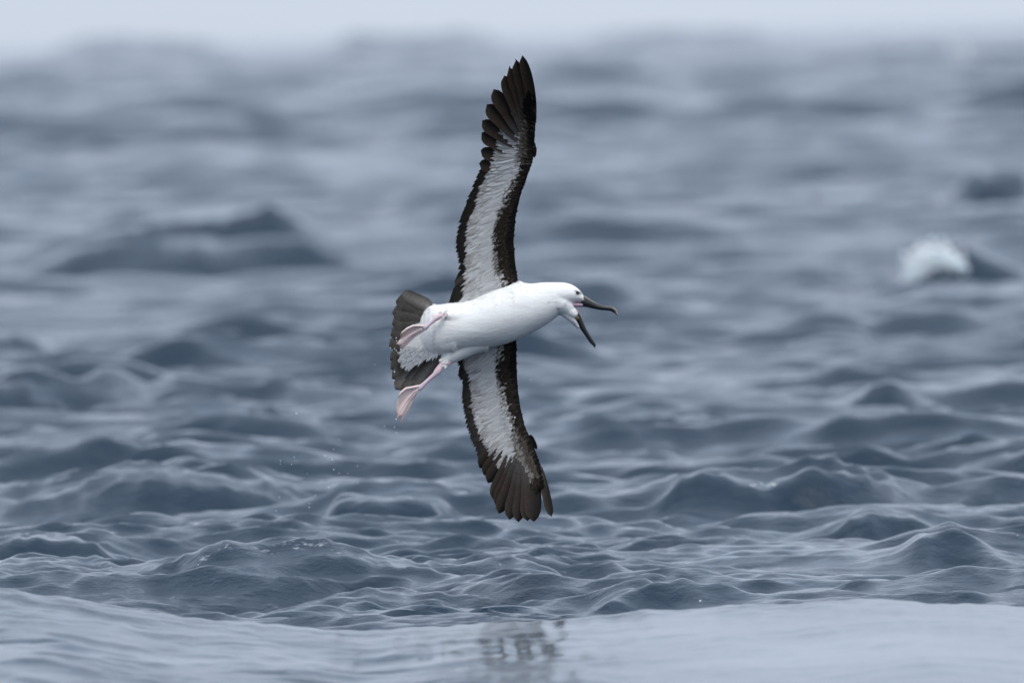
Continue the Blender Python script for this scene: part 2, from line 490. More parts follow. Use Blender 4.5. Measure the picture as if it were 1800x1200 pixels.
def simple_mat(name, rough, spec, bumpy=0.0, scale=200):
    m, t, p, mo = new_mat(name)
    at = t.nodes.new('ShaderNodeAttribute'); at.attribute_name = 'Col'
    g = t.nodes.new('ShaderNodeTexCoord')
    nz = t.nodes.new('ShaderNodeTexNoise'); nz.inputs['Scale'].default_value = scale; nz.inputs['Detail'].default_value = 4
    t.links.new(g.outputs['Object'], nz.inputs['Vector'])
    r = t.nodes.new('ShaderNodeMapRange'); r.inputs['To Min'].default_value = 0.75; r.inputs['To Max'].default_value = 1.2
    t.links.new(nz.outputs['Fac'], r.inputs['Value'])
    sc = t.nodes.new('ShaderNodeVectorMath'); sc.operation = 'SCALE'
    t.links.new(at.outputs['Color'], sc.inputs[0]); t.links.new(r.outputs['Result'], sc.inputs['Scale'])
    t.links.new(sc.outputs[0], p.inputs['Base Color'])
    b = t.nodes.new('ShaderNodeBump'); b.inputs['Distance'].default_value = bumpy
    t.links.new(nz.outputs['Fac'], b.inputs['Height']); t.links.new(b.outputs[0], p.inputs['Normal'])
    p.inputs['Roughness'].default_value = rough
    p.inputs['Specular IOR Level'].default_value = spec
    return m
M_bill = simple_mat('horn', 0.33, 0.4, 0.0004, 260)
M_foot = simple_mat('webbed_skin', 0.5, 0.4, 0.0006, 220)
M_foot.node_tree.nodes['Principled BSDF'].inputs['Subsurface Weight'].default_value = 0.15
M_foot.node_tree.nodes['Principled BSDF'].inputs['Subsurface Scale'].default_value = 0.004
M_eye = simple_mat('eye_gloss', 0.08, 0.6)

WHITE = (0.85, 0.845, 0.82)
# -- tubes with elliptical sections in the picture plane, used for body, bill, legs
def tube(stations, n=24, closed=True):
    """stations: (centre Vector, half extent across the path in-plane, half extent in depth)"""
    verts, faces = [], []
    m = len(stations)
    for i, (c, h, w) in enumerate(stations):
        a = stations[max(i - 1, 0)][0]; b = stations[min(i + 1, m - 1)][0]
        tdir = (b - a).normalized()
        side = tdir.cross(Vector((0, 1, 0)))
        if side.length < 1e-6: side = Vector((0, 0, 1))
        side.normalize()
        dep = side.cross(tdir).normalized()
        for k in range(n):
            an = 2 * math.pi * k / n
            verts.append(c + side * (math.cos(an) * h) + dep * (math.sin(an) * w))
    for i in range(m - 1):
        for k in range(n):
            k2 = (k + 1) % n
            faces.append((i * n + k, i * n + k2, (i + 1) * n + k2, (i + 1) * n + k))
    if closed:
        verts.append(stations[0][0]); verts.append(stations[-1][0])
        a, b = m * n, m * n + 1
        for k in range(n):
            k2 = (k + 1) % n
            faces.append((a, k2, k)); faces.append((b, (m - 1) * n + k, (m - 1) * n + k2))
    return verts, faces

def px_tube(pts, n=20):
    """pts: (px, py, depth_m, half_px, depth_half_px)"""
    return tube([(L(a, b, d), h / S, w / S) for a, b, d, h, w in pts], n)

def slices(rows, d0=0.0, n=40):
    """vertical slices: x, top, bottom, half depth px, depth shift m"""
    verts, faces = [], []
    m = len(rows)
    for x, tp, bt, w, dd in rows:
        c = L(x, (tp + bt) / 2, d0 + dd); h = (bt - tp) / 2 / S
        for k in range(n):
            an = 2 * math.pi * k / n
            verts.append(c + Vector((0, -math.sin(an) * w / S, math.cos(an) * h)))
    for i in range(m - 1):
        for k in range(n):
            k2 = (k + 1) % n
            faces.append((i * n + k, (i + 1) * n + k, (i + 1) * n + k2, i * n + k2))
    for i, rev in ((0, False), (m - 1, True)):
        x, tp, bt, w, dd = rows[i]
        verts.append(L(x, (tp + bt) / 2, d0 + dd)); a = len(verts) - 1
        for k in range(n):
            k2 = (k + 1) % n
            f = (a, i * n + k, i * n + k2)
            faces.append(f[::-1] if rev else f)
    return verts, faces

pieces = []
pieces.append(slices([
    (736, 572, 606, 14, .02), (741, 556, 616, 22, .015), (748, 544, 622, 30, .01), (756, 537.5, 625, 36, .005), (766, 536, 626, 41, 0), (778, 534.5, 625, 44, 0),
    (792, 532.5, 622.5, 47, 0), (810, 532, 618.5, 50, 0), (830, 527, 615, 52, 0), (850, 518, 612.5, 53, 0),
    (870, 510, 609, 53, 0), (890, 503.5, 604, 52, 0), (905, 497, 598.5, 50, 0), (920, 497, 592, 46, 0),
    (935, 498.5, 585, 42, 0), (950, 496.5, 577, 38, -.004), (963, 496, 569, 34, -.008), (975, 496, 560, 30, -.012),
    (984, 496.2, 552, 26, -.014), (991, 497, 545, 21, -.016)]))
# skull
pieces.append(slices([
    (968, 500, 545, 24, -.012), (978, 496.5, 545, 27, -.014), (988, 496, 541, 26, -.016), (997, 497.5, 537, 25, -.018),
    (1005, 500, 534, 23, -.018), (1012, 504, 532, 20.5, -.018), (1018, 508.8, 531.6, 17.5, -.018), (1022.5, 514, 531.2, 14.5, -.018),
    (1025.8, 519.2, 531, 11.5, -.018)]))
# lower jaw and cheek
pieces.append(px_tube([(968, 530, -.012, 24, 24), (982, 534, -.015, 20.5, 23), (993, 540, -.018, 15.5, 20), (1001, 545.5, -.019, 12.6, 17), (1008, 551, -.02, 10.2, 14.5), (1013, 555.6, -.02, 6.6, 11)]))
pieces.append(px_tube([(966, 526, -.012, 27, 29), (980, 530, -.015, 25, 28.5), (992, 536, -.018, 20, 25.5), (1003, 545, -.019, 13, 17)]))
pieces.append(px_tube([(986, 540, -.016, 15, 15), (994, 549, -.017, 9.5, 13), (1003, 558.5, -.018, 6.6, 10.5), (1011, 567, -.018, 5.2, 8.5), (1018, 576.5, -.018, 3.2, 6)]))
# flank of the far thigh
pieces.append(px_tube([(850, 596, .0, 22, 26), (825, 607, -.005, 18, 24), (802, 621, -.012, 14.5, 18), (788, 629, -.018, 12, 13), (777, 637, -.022, 8, 9)]))
# near thigh bulge
pieces.append(px_tube([(845, 568, -.05, 22, 22), (815, 562, -.06, 20, 18), (795, 558, -.065, 14, 14), (782, 555.5, -.075, 7, 8)]))
# belly behind the legs
pieces.append(px_tube([(800, 596, -.03, 24, 26), (775, 598, -.03, 22, 22), (757, 600, -.02, 17, 15)]))
# shoulders where the wings grow out
pieces.append(px_tube([(890, 540, .03, 30, 20), (886, 515, .04, 26, 12), (882, 500, .045, 24, 6)]))
pieces.append(px_tube([(925, 520, .02, 20, 20), (915, 502, .03, 9, 10), (912, 495, .035, 3, 5)]))
V, F = [], []
for v, f in pieces:
    o = len(V); V += v; F += [tuple(i + o for i in q) for q in f]
me0 = bpy.data.meshes.new('body_raw'); me0.from_pydata([tuple(v) for v in V], [], F)
tmp = bpy.data.objects.new('body_raw', me0); COL.objects.link(tmp)
rm = tmp.modifiers.new('r', 'REMESH'); rm.mode = 'VOXEL'; rm.voxel_size = 0.0026
sm = tmp.modifiers.new('s', 'CORRECTIVE_SMOOTH') if False else tmp.modifiers.new('s', 'SMOOTH')
sm.factor = 0.5; sm.iterations = 11
dg = bpy.context.evaluated_depsgraph_get()
bme = bpy.data.meshes.new_from_object(tmp.evaluated_get(dg))
bpy.data.objects.remove(tmp); bpy.data.meshes.remove(me0)
bme.name = 'body'
n = len(bme.vertices)
bc = np.empty(n * 3, dtype=np.float32); bme.vertices.foreach_get('co', bc); bc = bc.reshape(-1, 3)
bpx = bc[:, 0] * S + C0[0]; bpy_ = C0[1] - bc[:, 2] * S
col = np.ones((n, 4), dtype=np.float32)
col[:, :3] = WHITE
def dab(cx, cy, rx, ry, c, strength, ang=0.0, front=True, thr=-0.02):
    a = math.radians(ang)
    u = (bpx - cx) * math.cos(a) + (bpy_ - cy) * math.sin(a)
    v = -(bpx - cx) * math.sin(a) + (bpy_ - cy) * math.cos(a)
    w = np.exp(-((u / rx) ** 2 + (v / ry) ** 2)) * strength
    w = w * (bc[:, 1] < thr)
    col[:, :3] = col[:, :3] * (1 - w[:, None]) + np.array(c)[None, :] * w[:, None]
# dark brow in front of the eye
dab(1018.8, 515.2, 4.6, 2.8, (0.03, 0.03, 0.035), 0.9, 10)
dab(1012.5, 512.0, 4.0, 1.6, (0.04, 0.04, 0.045), 0.7, 25)
dab(1015, 516, 3.4, 3.2, (0.05, 0.05, 0.055), 0.8, 0)
# grey cheek wash and bare skin at the lower jaw
dab(1011, 568.5, 11, 3.6, (0.30, 0.33, 0.38), 0.95, 50)
dab(990, 540, 10, 8, (0.66, 0.70, 0.74), 0.3, 0)
# greyer spots on the body where the two legs start
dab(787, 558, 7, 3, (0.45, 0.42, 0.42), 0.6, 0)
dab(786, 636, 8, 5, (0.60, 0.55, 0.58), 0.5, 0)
for cx, cy in ((964.5, 532), (982, 543), (994, 537)):
    dab(cx, cy, 1.2, 0.9, (0.1, 0.09, 0.09), 0.9, 20)
# pink corner of the gape
dab(1013, 535.5, 3.2, 5.5, (0.62, 0.36, 0.42), 0.6, -15)
ca = bme.color_attributes.new('Col', 'FLOAT_COLOR', 'POINT'); ca.data.foreach_set('color', col.ravel())
bme.polygons.foreach_set('use_smooth', [True] * len(bme.polygons))
bme.materials.clear(); bme.materials.append(M_body)
body = bpy.data.objects.new('body', bme); COL.objects.link(body); body.parent = bird

# -- bill
def ppx(poly, name, mat, colf, parent, n=20):
    v, f = px_tube(poly, n)
    cols = [colf((q.x * S + C0[0], C0[1] - q.z * S, q.y)) for q in v]
    return link_mesh(name, v, f, mat, parent, cols)
BLK = (0.012, 0.012, 0.014)
def up_col(q):
    x, y, d = q
    base = (0.020, 0.021, 0.023)
    ridge = np.interp(x, [1025, 1035, 1046, 1063, 1074, 1085], [519.5, 526, 532, 536.6, 538, 548])
    if y < ridge + 0.7: return (0.22, 0.19, 0.13)
    low = np.interp(x, [1024, 1039, 1050, 1062], [539, 541, 543.6, 545.5])
    if x < 1036 and y > low - 1.6: return (0.17, 0.16, 0.15)
    if x > 1082.5 and y > 548: return (0.30, 0.22, 0.20)
    return base
BD = -.018
ppx([(1022.5, 528.5, BD, 9.0, 9), (1025.5, 529.4, BD, 9.8, 9.5), (1029, 531, BD, 8.9, 9), (1035, 533.4, BD, 7.4, 8), (1042, 536, BD, 6.2, 7),
     (1050, 538.8, BD, 5.1, 6), (1058, 540.6, BD, 4.5, 5.4), (1066, 541.4, BD, 4.2, 5), (1072, 542, BD, 4.2, 4.8), (1077, 543.8, BD, 4.1, 4.4),
     (1081, 547, BD, 3.5, 3.6), (1083.6, 550.6, BD, 2.2, 2.4), (1084.8, 553.6, BD, 1.1, 1.4), (1085.2, 556, BD, 0.2, 0.3)], 'upper_bill', M_bill, up_col, bird, 44)
def lo_col(q):
    x, y, d = q
    if (x - 1012) * 0.62 + (y - 555) * 0.78 < 0.9 : return (0.34, 0.26, 0.13)
    return BLK if x < 1040 else (0.03, 0.033, 0.035)
ppx([(1011.0, 552.0, BD, 5.6, 10), (1013.6, 554.8, BD, 6.6, 10.4), (1017.5, 561.5, BD, 6.4, 9), (1021.5, 570, BD, 5.8, 7.6), (1027, 580, BD, 4.7, 6.2),
     (1033, 589.5, BD, 4.0, 5.2), (1038.5, 597.5, BD, 4.0, 4.6), (1042.5, 602.8, BD, 3.8, 4.2), (1045, 606.4, BD, 2.8, 3), (1045, 609.4, BD, 1.4, 1.6), (1044.2, 611.4, BD, 0.2, .3)],
    'lower_bill', M_bill, lo_col, bird)
# fleshy pink strip inside the open mouth
ppx([(1005, 534.5, BD - .0, 4.5, 14), (1011, 535.4, BD, 4.0, 13), (1017, 535.6, BD, 3.9, 11.5), (1024.5, 536.0, BD, 3.6, 9)], 'mouth_lining', M_foot, lambda q: (0.50, 0.33, 0.42), bird)
ppx([(1003, 536, BD, 4, 10), (1009, 541, BD, 4, 9.5), (1013.5, 547, BD, 3.2, 9.3), (1016.4, 551, BD, 1.6, 8)], 'tongue_bed', M_foot, lambda q: (0.62, 0.40, 0.44), bird)

# -- eye
bm = bmesh.new(); bmesh.ops.create_uvsphere(bm, u_segments=20, v_segments=12, radius=3.3 / S)
ev = [v.co.copy() for v in bm.verts]; ef = [tuple(v.index for v in f.verts) for f in bm.faces]; bm.free()
# find the depth of the face at the eye
sel = np.hypot(bpx - 1014.5, bpy_ - 514.2) < 2.0
eye_d = float(bc[sel, 1].min()) + 0.0034
eye = link_mesh('eye', [v + L(1014.6, 514.4, eye_d) for v in ev], ef, M_eye, bird, [(0.012, 0.010, 0.009)] * len(ev))

# ------------------------------------------------------------------ feathers
def feather(root, tip, width, up_n, lift=0.0, curl=0.0, c_root=WHITE, c_tip=WHITE, c_edge=None, tipshape=0.7, nst=6, bend=0.0, fray=0.0, bow=0.0, rootw=0.45, asym=0.0):
    """one vane: rachis line with two webs. up_n points to the viewer. returns verts, faces, colours"""
    ax = tip - root; ln = ax.length
    a = ax.normalized()
    s = a.cross(up_n).normalized()
    u = s.cross(a).normalized()
    if u.dot(up_n) < 0: u = -u
    vs_, fs_, cs_ = [], [], []
    for i in range(nst + 1):
        f = i / nst
        if f < 0.25: w = rootw + (1 - rootw) * (f / 0.25)
        elif f < tipshape: w = 1.0
        else:
            g = (f - tipshape) / (1 - tipshape); w = math.sqrt(max(0.0, 1 - g ** 2.0)) * (1 - 0.12 * g)
        w = max(w, 0.03) * width / 2
        c = root + a * (ln * f) + s * (bend * ln * math.sin(math.pi * f * 0.5) ** 2) + s * (bow * math.sin(math.pi * f)) + u * (lift * f + curl * f * f)
        jl = random.uniform(-fray, fray) * width if fray and f > 0.4 else 0
        jr = random.uniform(-fray, fray) * width if fray and f > 0.4 else 0
        vs_ += [c + s * (w * (1 + asym)) + a * jl - u * (width * 0.035), c + u * (width * 0.03), c - s * (w * (1 - asym)) + a * jr - u * (width * 0.035)]
        k = [c_root[j] * (1 - f) + c_tip[j] * f for j in range(3)]
        ke = c_edge if c_edge else k
        cs_ += [ke, [q * (0.82 if c_edge else 0.94) for q in k], k]
        if i:
            b = 3 * i
            fs_ += [(b - 3, b - 2, b + 1, b), (b - 2, b - 1, b + 2, b + 1)]
    return vs_, fs_, cs_

class Batch:
    def __init__(self): self.v, self.f, self.c = [], [], []
    def add(self, t3):
        o = len(self.v); self.v += t3[0]; self.f += [tuple(i + o for i in q) for q in t3[1]]; self.c += t3[2]

TOWARD = Vector((0, -1, 0))
def lerp_tab(tab, s, j):
    ss = [r[0] for r in tab]
    return (float(np.interp(s, ss, [r[j][0] for r in tab])), float(np.interp(s, ss, [r[j][1] for r in tab])))

class Wing:
    """leading and trailing edges in the picture plane, depth along the span"""
    def __init__(self, tab, depth, ang, band, name):
        self.tab, self.depth, self.angt, self.bandt, self.name = tab, depth, ang, band, name
    def lead(self, s): return lerp_tab(self.tab, s, 1)
    def trail(self, s): return lerp_tab(self.tab, s, 2)
    def px(self, s, t):
        a, b = self.lead(s), self.trail(s)
        return (a[0] + (b[0] - a[0]) * t, a[1] + (b[1] - a[1]) * t)
    def d(self, s, t):
        return self.depth(s) - 0.013 * math.sin(math.pi * min(1, t / 0.45)) * (1 if t < .45 else 0) + 0.012 * max(0, t - 0.5) - 0.02 * max(0, t - .5) ** 2
    def P(self, s, t, off=0.0):
        x, y = self.px(s, t)
        return L(x, y, self.d(s, t) - off)
    def ang(self, s): return float(np.interp(s, [a[0] for a in self.angt], [a[1] for a in self.angt]))
    def band(self, s): return float(np.interp(s, [a[0] for a in self.bandt], [a[1] for a in self.bandt]))
    def st(self, x, y):
        best = None
        for i in range(61):
            s = i / 60
            a, b = self.lead(s), self.trail(s)
            dx, dy = b[0] - a[0], b[1] - a[1]
            L2 = dx * dx + dy * dy
            t = ((x - a[0]) * dx + (y - a[1]) * dy) / L2
            e = abs((x - a[0]) * dy - (y - a[1]) * dx) / math.sqrt(L2)
            if best is None or e < best[0]: best = (e, s, t)
        return best[1], best[2]

upper = Wing([
    (0.00, (919, 514), (785, 548)), (0.04, (912, 493), (793, 524)), (0.12, (907, 462), (804, 474)), (0.22, (904, 424), (801, 434)),
    (0.32, (908, 376), (810, 388)), (0.42, (918, 336), (826, 346)), (0.50, (930, 304), (838, 316)), (0.57, (937, 285), (846, 292)),
    (0.63, (940, 262), (851, 268)), (0.70, (941, 240), (857, 238)), (0.78, (943, 205), (868, 202)), (0.86, (940, 170), (885, 165)),
    (0.93, (933, 132), (902, 134)), (1.0, (919, 103), (916, 103))],
    lambda s: 0.035 + 0.16 * s - 0.34 * s * s,
    [(0, 214), (.15, 212), (.35, 211), (.5, 203), (.58, 190), (.66, 172), (.74, 150), (.85, 112), (1, 98)],
    [(0, .17), (.06, .2), (.10, .26), (.22, .36), (.30, .34), (.36, .27), (.5, .20), (.58, .24), (.66, .32), (.74, .36), (.80, .9), (.9, .9)], 'upper')
lower = Wing([
    (0.00, (908, 580), (786, 612)), (0.08, (909, 604), (800, 636)), (0.18, (909, 635), (808, 662)), (0.28, (910, 662), (814, 690)),
    (0.38, (912, 688), (814, 716)), (0.48, (916, 716), (819, 744)), (0.56, (924, 750), (828, 772)), (0.64, (937, 776), (837, 796)),
    (0.72, (947, 806), (850, 820)), (0.80, (957, 834), (862, 846)), (0.88, (964, 862), (880, 876)), (1.0, (970, 900), (925, 905))],
    lambda s: 0.04 + 0.14 * s - 0.28 * s * s,
    [(0, 222), (.12, 218), (.3, 205), (.45, 207), (.55, 216), (.65, 226), (.75, 240), (.85, 258), (1, 278)],
    [(0, .22), (.08, .24), (.16, .36), (.24, .36), (.30, .27), (.42, .24), (.52, .17), (.60, .22), (.68, .24), (.78, .20), (.83, .35), (.87, .9)], 'lower')

BROWN = (0.013, 0.010, 0.008)
DARK = (0.004, 0.0035, 0.0035)
def jit(c, a=0.15):
    k = 1 + random.uniform(-a, a)
    return tuple(max(0, q * k) for q in c)

def build_wing(W, prim, second, label):
    # the arm itself: a thin aerofoil with the leading edge rounded
    ns, nt_ = 60, 10
    smax = 0.82
    verts, faces, cols = [], [], []
    ring = [(0.0, 0), (0.04, 1), (0.12, 1), (0.25, 1), (0.42, 1), (0.6, 1), (0.72, 1), (0.72, -1), (0.6, -1), (0.42, -1), (0.25, -1), (0.12, -1), (0.04, -1)]
    for i in range(ns + 1):
        s = smax * i / ns
        shr = 1 - 0.5 * max(0, (s - .7) / .16)
        for (t_, sd) in ring:
            th = 0.010 * (1 - 0.55 * s) * math.sqrt(max(0.0, t_)) * (1 - t_ / 0.74) * 2.2 + 0.0004
            verts.append(W.P(s, t_ * shr + 0.012, sd * th if sd else 0.0))
            if sd <= 0 or t_ < W.band(s): cols.append(DARK if t_ < W.band(s) else BROWN)
            else: cols.append((0.5, 0.51, 0.52) if s < .78 else BROWN)
    m = len(ring)
    for i in range(ns):
        for k in range(m):
            k2 = (k + 1) % m
            faces.append((i * m + k, (i + 1) * m + k, (i + 1) * m + k2, i * m + k2))
    faces.append(tuple(range(m))[::-1]); faces.append(tuple(range(ns * m, ns * m + m)))
    wing = link_mesh('wing', verts, faces, M_skinwing, bird, cols)
    wing['label'] = label

    # flight feathers of the hand
    bows = [0.5 * q for q in range(len(prim))]
    if W.name == 'upper': bows[-1] = 5.5
    else: bows[-1] = 2.0
    for i, (r, tp, w, rag) in enumerate(prim):
        w = w * 1.62 if i < len(prim) - 1 else w * (1.5 if W.name == 'upper' else 1.25)
        s_r, t_r = W.st(*r); s_t, t_t = W.st(*tp)
        k = i / (len(prim) - 1)
        rd = W.d(min(s_r, 1), min(max(t_r, 0), 1)) + 0.004
        td = W.depth(min(s_t, 1)) + 0.006 - 0.0007 * i
        root, tip = L(r[0], r[1], rd - 0.0006 * i), L(tp[0], tp[1], td - 0.0012 * i)
        nrm = (TOWARD + Vector((0.18, 0, 0))).normalized()
        v, f, c = feather(root, tip, w / S, nrm, 0, 0, (0.024, 0.021, 0.020), (0.013, 0.011, 0.010), None, 0.74, 14, 0.0, rag, (-1 if W.name == 'upper' else 1) * -bows[i] / S, 0.8, -0.32 if W.name == 'upper' else 0.32)
        # pale brown inner web, dark shaft side
        cc = []
        for q in range(len(c)):
            fpos = (q // 3) / 14
            side = q % 3
            inner = (side == 2) if W.name == 'upper' else (side == 0)
            outer = (side == 0) if W.name == 'upper' else (side == 2)
            base = tuple(z * .6 for z in c[q])
            if inner: base = (0.042, 0.030, 0.023)
            if outer: base = (0.006, 0.005, 0.0045)
            if fpos < 0.45 and not outer:
                g = (0.45 - fpos) / 0.45
                pale = (0.065, 0.062, 0.060)
                base = tuple(base[j] * (1 - g) + pale[j] * g for j in range(3))
            cc.append(jit(base, 0.08))
        link_mesh('primary_feather', v, f, M_flight, wing, cc)
    # flight feathers of the arm
    for i, (tx, ty, ln, w, da, colr) in enumerate(second):
        s_t, t_t = W.st(tx, ty)
        a = math.radians(W.ang(s_t) + da)
        rx, ry = tx - math.cos(a) * ln, ty + math.sin(a) * ln
        s_r, t_r = W.st(rx, ry)
        root = L(rx, ry, W.d(s_r, t_r) + 0.004)
        sg = 1 if W.name == 'upper' else -1
        tip = L(tx, ty, W.d(s_t, 0.98) + 0.003 - 0.0010 * (i % 3))
        tilt = Vector((0, 0, -0.35 * sg))
        v, f, c = feather(root, tip, w / S, (TOWARD + tilt).normalized(), 0, 0, jit((0.05, 0.046, 0.044)), colr, None, 0.72, 8, random.uniform(-.03, .03), 0.04)
        cc = []
        for q in range(len(c)):
            side = q % 3
            inner = (side == 2)
            b = c[q]
            if inner: b = tuple(x * 1.9 for x in b)
            cc.append(b)
        link_mesh('secondary_feather', v, f, M_flight, wing, cc)

    # the little thumb feathers at the wrist
    al = [((939, 277), (941.5, 257), 6), ((938, 272), (939.5, 250), 6)] if W.name == 'upper' else [((932, 764), (943.5, 789.5), 8), ((930, 768), (938, 796), 7)]
    for (r, tp, w) in al:
        dd = W.depth(W.st(*r)[0])
        v, f, c = feather(L(r[0], r[1], dd - .006), L(tp[0], tp[1], dd - .004), w / S, TOWARD, 0, 0, jit(DARK), jit(DARK), None, .6, 8, 0, .05)
        link_mesh('thumb_feather', v, f, M_flight, wing, c)
    # rows of under-wing coverts from the trailing side forward, each row lapping the one behind
    B = Batch()
    rows = [0.64, 0.585, 0.53, 0.48, 0.43, 0.385, 0.34, 0.30, 0.265, 0.23, 0.20, 0.17, 0.145, 0.12, 0.095, 0.07, 0.045, 0.02]
    chord = 100.0
    for ri, tr in enumerate(rows):
        big = tr > 0.5
        n_in = int((150 if big else 190) + (0 if tr > .3 else -30))
        for j in range(n_in):
            s = (j + random.uniform(-.4, .4)) / n_in * (0.80 if tr > 0.45 else (0.84 if tr > .15 else 0.855))
            if s < 0: continue
            taper = 1 - 0.35 * max(0, (s - 0.6) / 0.3)
            ln = (38 if big else (32 if tr > 0.33 else 19 if tr > .12 else 12)) * random.uniform(0.8, 1.15) * taper
            wd = (5.5 if big else (4.6 if tr > 0.33 else 4.6)) * random.uniform(0.7, 1.3)
            a = math.radians(W.ang(s) + random.gauss(0, 5 if tr > .3 else 8) + 7 * math.sin(s * 41 + tr * 9))
            x, y = W.px(s, min(0.7, tr + random.uniform(-.02, .02)))
            tx, ty = x + math.cos(a) * ln, y - math.sin(a) * ln
            s2, t2 = W.st(tx, ty)
            if s > (0.79 if W.name == 'upper' else 0.83) and tr > 0.22: continue
            limit = np.interp(s, [0, .5, .62, .72, .80, .9], [.86, .84, .79, .74, .50, .22] if W.name == 'upper' else [.86, .84, .80, .76, .60, .3]) + random.gauss(0, .025)
            if t2 > limit:
                k = max(0.35, (limit - tr) / max(0.01, (t2 - tr)))
                tx, ty = x + (tx - x) * k, y + (ty - y) * k
                s2, t2 = W.st(tx, ty)
            b = W.band(s)
            hand = max(0, min(1, (s - 0.54) / 0.08))
            e = t2 - (b + 0.035) + random.gauss(0, 0.034)
            g = random.uniform(0.84, 1.07)
            white = (0.56 * g, 0.565 * g, 0.565 * g)
            greyb = (0.24 * g, 0.225 * g, 0.21 * g)
            if e < 0:
                cr_ = jit(DARK, .3) if t2 < b * .55 else jit(BROWN, .35)
                ct_ = jit((0.022, 0.017, 0.0135), .4) if t2 > b * .45 else jit(DARK, .4)
                if hand > random.random() and t2 > b * 0.6 and s < .8:
                    ct_ = jit((0.10, 0.085, 0.07), .3)
                edge = None
                if random.random() < 0.14: edge = (0.075, 0.062, 0.052)
            elif e < 0.07 * (1 + hand * 1.5) and s < .8:
                cr_ = jit((0.06, 0.05, 0.043), .3); ct_ = jit(greyb, .4); edge = None
            else:
                cr_ = tuple(q * .92 for q in white); ct_ = white; edge = None
                if t2 > 0.70 and random.random() < 0.15 + 3.0 * (t2 - .70): ct_ = jit((0.30, 0.285, 0.275), .3)
                if s > (0.79 if W.name == 'upper' else 0.84): cr_ = ct_ = jit((0.02, 0.018, 0.017), .3)
                elif s > 0.75: ct_ = jit((0.20, 0.20, 0.21), .3)
                if s > 0.6 and t2 > limit - 0.10 and random.random() < .6: ct_ = jit((0.26, 0.255, 0.25), .3)
                if random.random() < 0.05: ct_ = jit((0.45, 0.44, 0.43), .2)
            off = 0.0025 + 0.0105 * (1 - 0.55 * s) * math.sqrt(max(0.0, tr)) * max(0.0, 1 - tr / 0.72) * 2.0
            off2 = 0.0035 + 0.0105 * (1 - 0.55 * s) * math.sqrt(max(0.0, min(t2, .7))) * max(0.0, 1 - min(t2, .7) / 0.72) * 2.0
            root = L(x, y, W.d(s, tr) - off)
            tip = L(tx, ty, W.d(s2, min(t2, .95)) - off2 - random.uniform(0.0003, 0.0020))
            tilt = Vector((random.uniform(-.15, .15), 0, random.uniform(-.25, .25)))
            B.add(feather(root, tip, wd / S, (TOWARD + tilt).normalized(), 0, random.uniform(0, .0015), cr_, ct_, edge, 0.5, 5, random.uniform(-.08, .08), 0.10))
    cv = link_mesh('covert_feathers', B.v, B.f, M_covert, wing, B.c)
    cv['kind'] = 'stuff'
    return wing

up_prim = [((892, 288), (842.5, 287), 15, .02), ((898, 275), (845.5, 264), 15, .02), ((904, 262), (846.5, 234), 16, .02), ((910, 250), (848, 212), 16, .02),
           ((916, 240), (856, 184), 17, .02), ((921, 232), (868, 158), 17, .02), ((926, 226), (887, 134), 16, .03), ((930, 222), (897, 120), 14, .16),
           ((934, 218), (906, 108), 13.5, .16), ((938, 214), (918.5, 99.5), 13, .05)]
up_sec = []
tipline = [(790, 532), (792, 522), (797, 508), (801, 497), (803, 487), (806, 474), (806.5, 463), (804, 452), (802.5, 444), (801, 436), (801, 428), (802, 419), (803.5, 410), (805, 401), (807, 392), (810, 383),
           (813, 374), (816, 365), (819.5, 356), (823, 347), (827, 338), (830.5, 329), (834, 321), (837, 313), (839.5, 306), (843, 298)]
tipline = [p_ for a_, b_ in zip(tipline, tipline[1:]) for p_ in (a_, ((a_[0] + b_[0]) / 2 + random.uniform(0, 2), (a_[1] + b_[1]) / 2))]
for i, (x, y) in enumerate(tipline):
    c = jit((0.014, 0.011, 0.009), .3)
    if i in (4, 5, 7): c = (0.065, 0.052, 0.043)
    up_sec.append((x - 1, y, 46 if i > 8 else 60, 10 if i > 8 else 15, random.uniform(-5, 5) - (6 if i > 6 else 0), c))
lo_prim = [((888, 780), (843, 822), 15, .02), ((893, 786), (851, 835), 14, .03), ((898, 792), (857.5, 848), 14, .03), ((904, 798), (866.5, 876), 14, .02), ((910, 804), (872.5, 888), 14, .02),
           ((916, 808), (877.6, 902), 15, .02), ((922, 812), (896, 912), 16, .02), ((927, 815), (911, 916), 16, .03), ((931, 818), (927, 914), 16, .05), ((935, 822), (939, 915), 19, .05), ((949, 820), (970, 908), 12, .3)]
lo_sec = []
tl = [(803, 638), (806, 647), (805, 660), (808, 668), (813, 676), (812, 685), (811.5, 693), (811.5, 701), (812, 709), (813.5, 718), (815, 727), (817, 736), (818.5, 745), (821, 753), (823.5, 761), (826, 769), (829, 777), (832.5, 785), (835.5, 793), (838.5, 801), (840, 809), (842.5, 817)]
tl = [p_ for a_, b_ in zip(tl, tl[1:]) for p_ in (a_, ((a_[0] + b_[0]) / 2 + random.uniform(0, 2), (a_[1] + b_[1]) / 2))]
for i, (x, y) in enumerate(tl):
    c = jit((0.014, 0.0115, 0.010), .3)
    lo_sec.append((x - .5, y, 44 if i > 6 else 50, 9.5 if i != 4 else 18, random.uniform(-4, 4), c))
build_wing(upper, up_prim, up_sec, 'upright wing above the body')
build_wing(lower, lo_prim, lo_sec, 'wing hanging down below the body')

# white down where wing and body meet, laid over both
B = Batch()
def tuft(x, y, ang, ln, wd, d, c, spread=6, curl=0.0):
    a = math.radians(ang + random.gauss(0, spread))
    B.add(feather(L(x, y, d), L(x + math.cos(a) * ln, y - math.sin(a) * ln, d - .001 + curl), wd / S, (TOWARD + Vector((random.uniform(-.2, .2), 0, random.uniform(-.2, .2)))).normalized(), 0, 0, c, c, None, .45, 5, random.uniform(-.1, .1), .12))

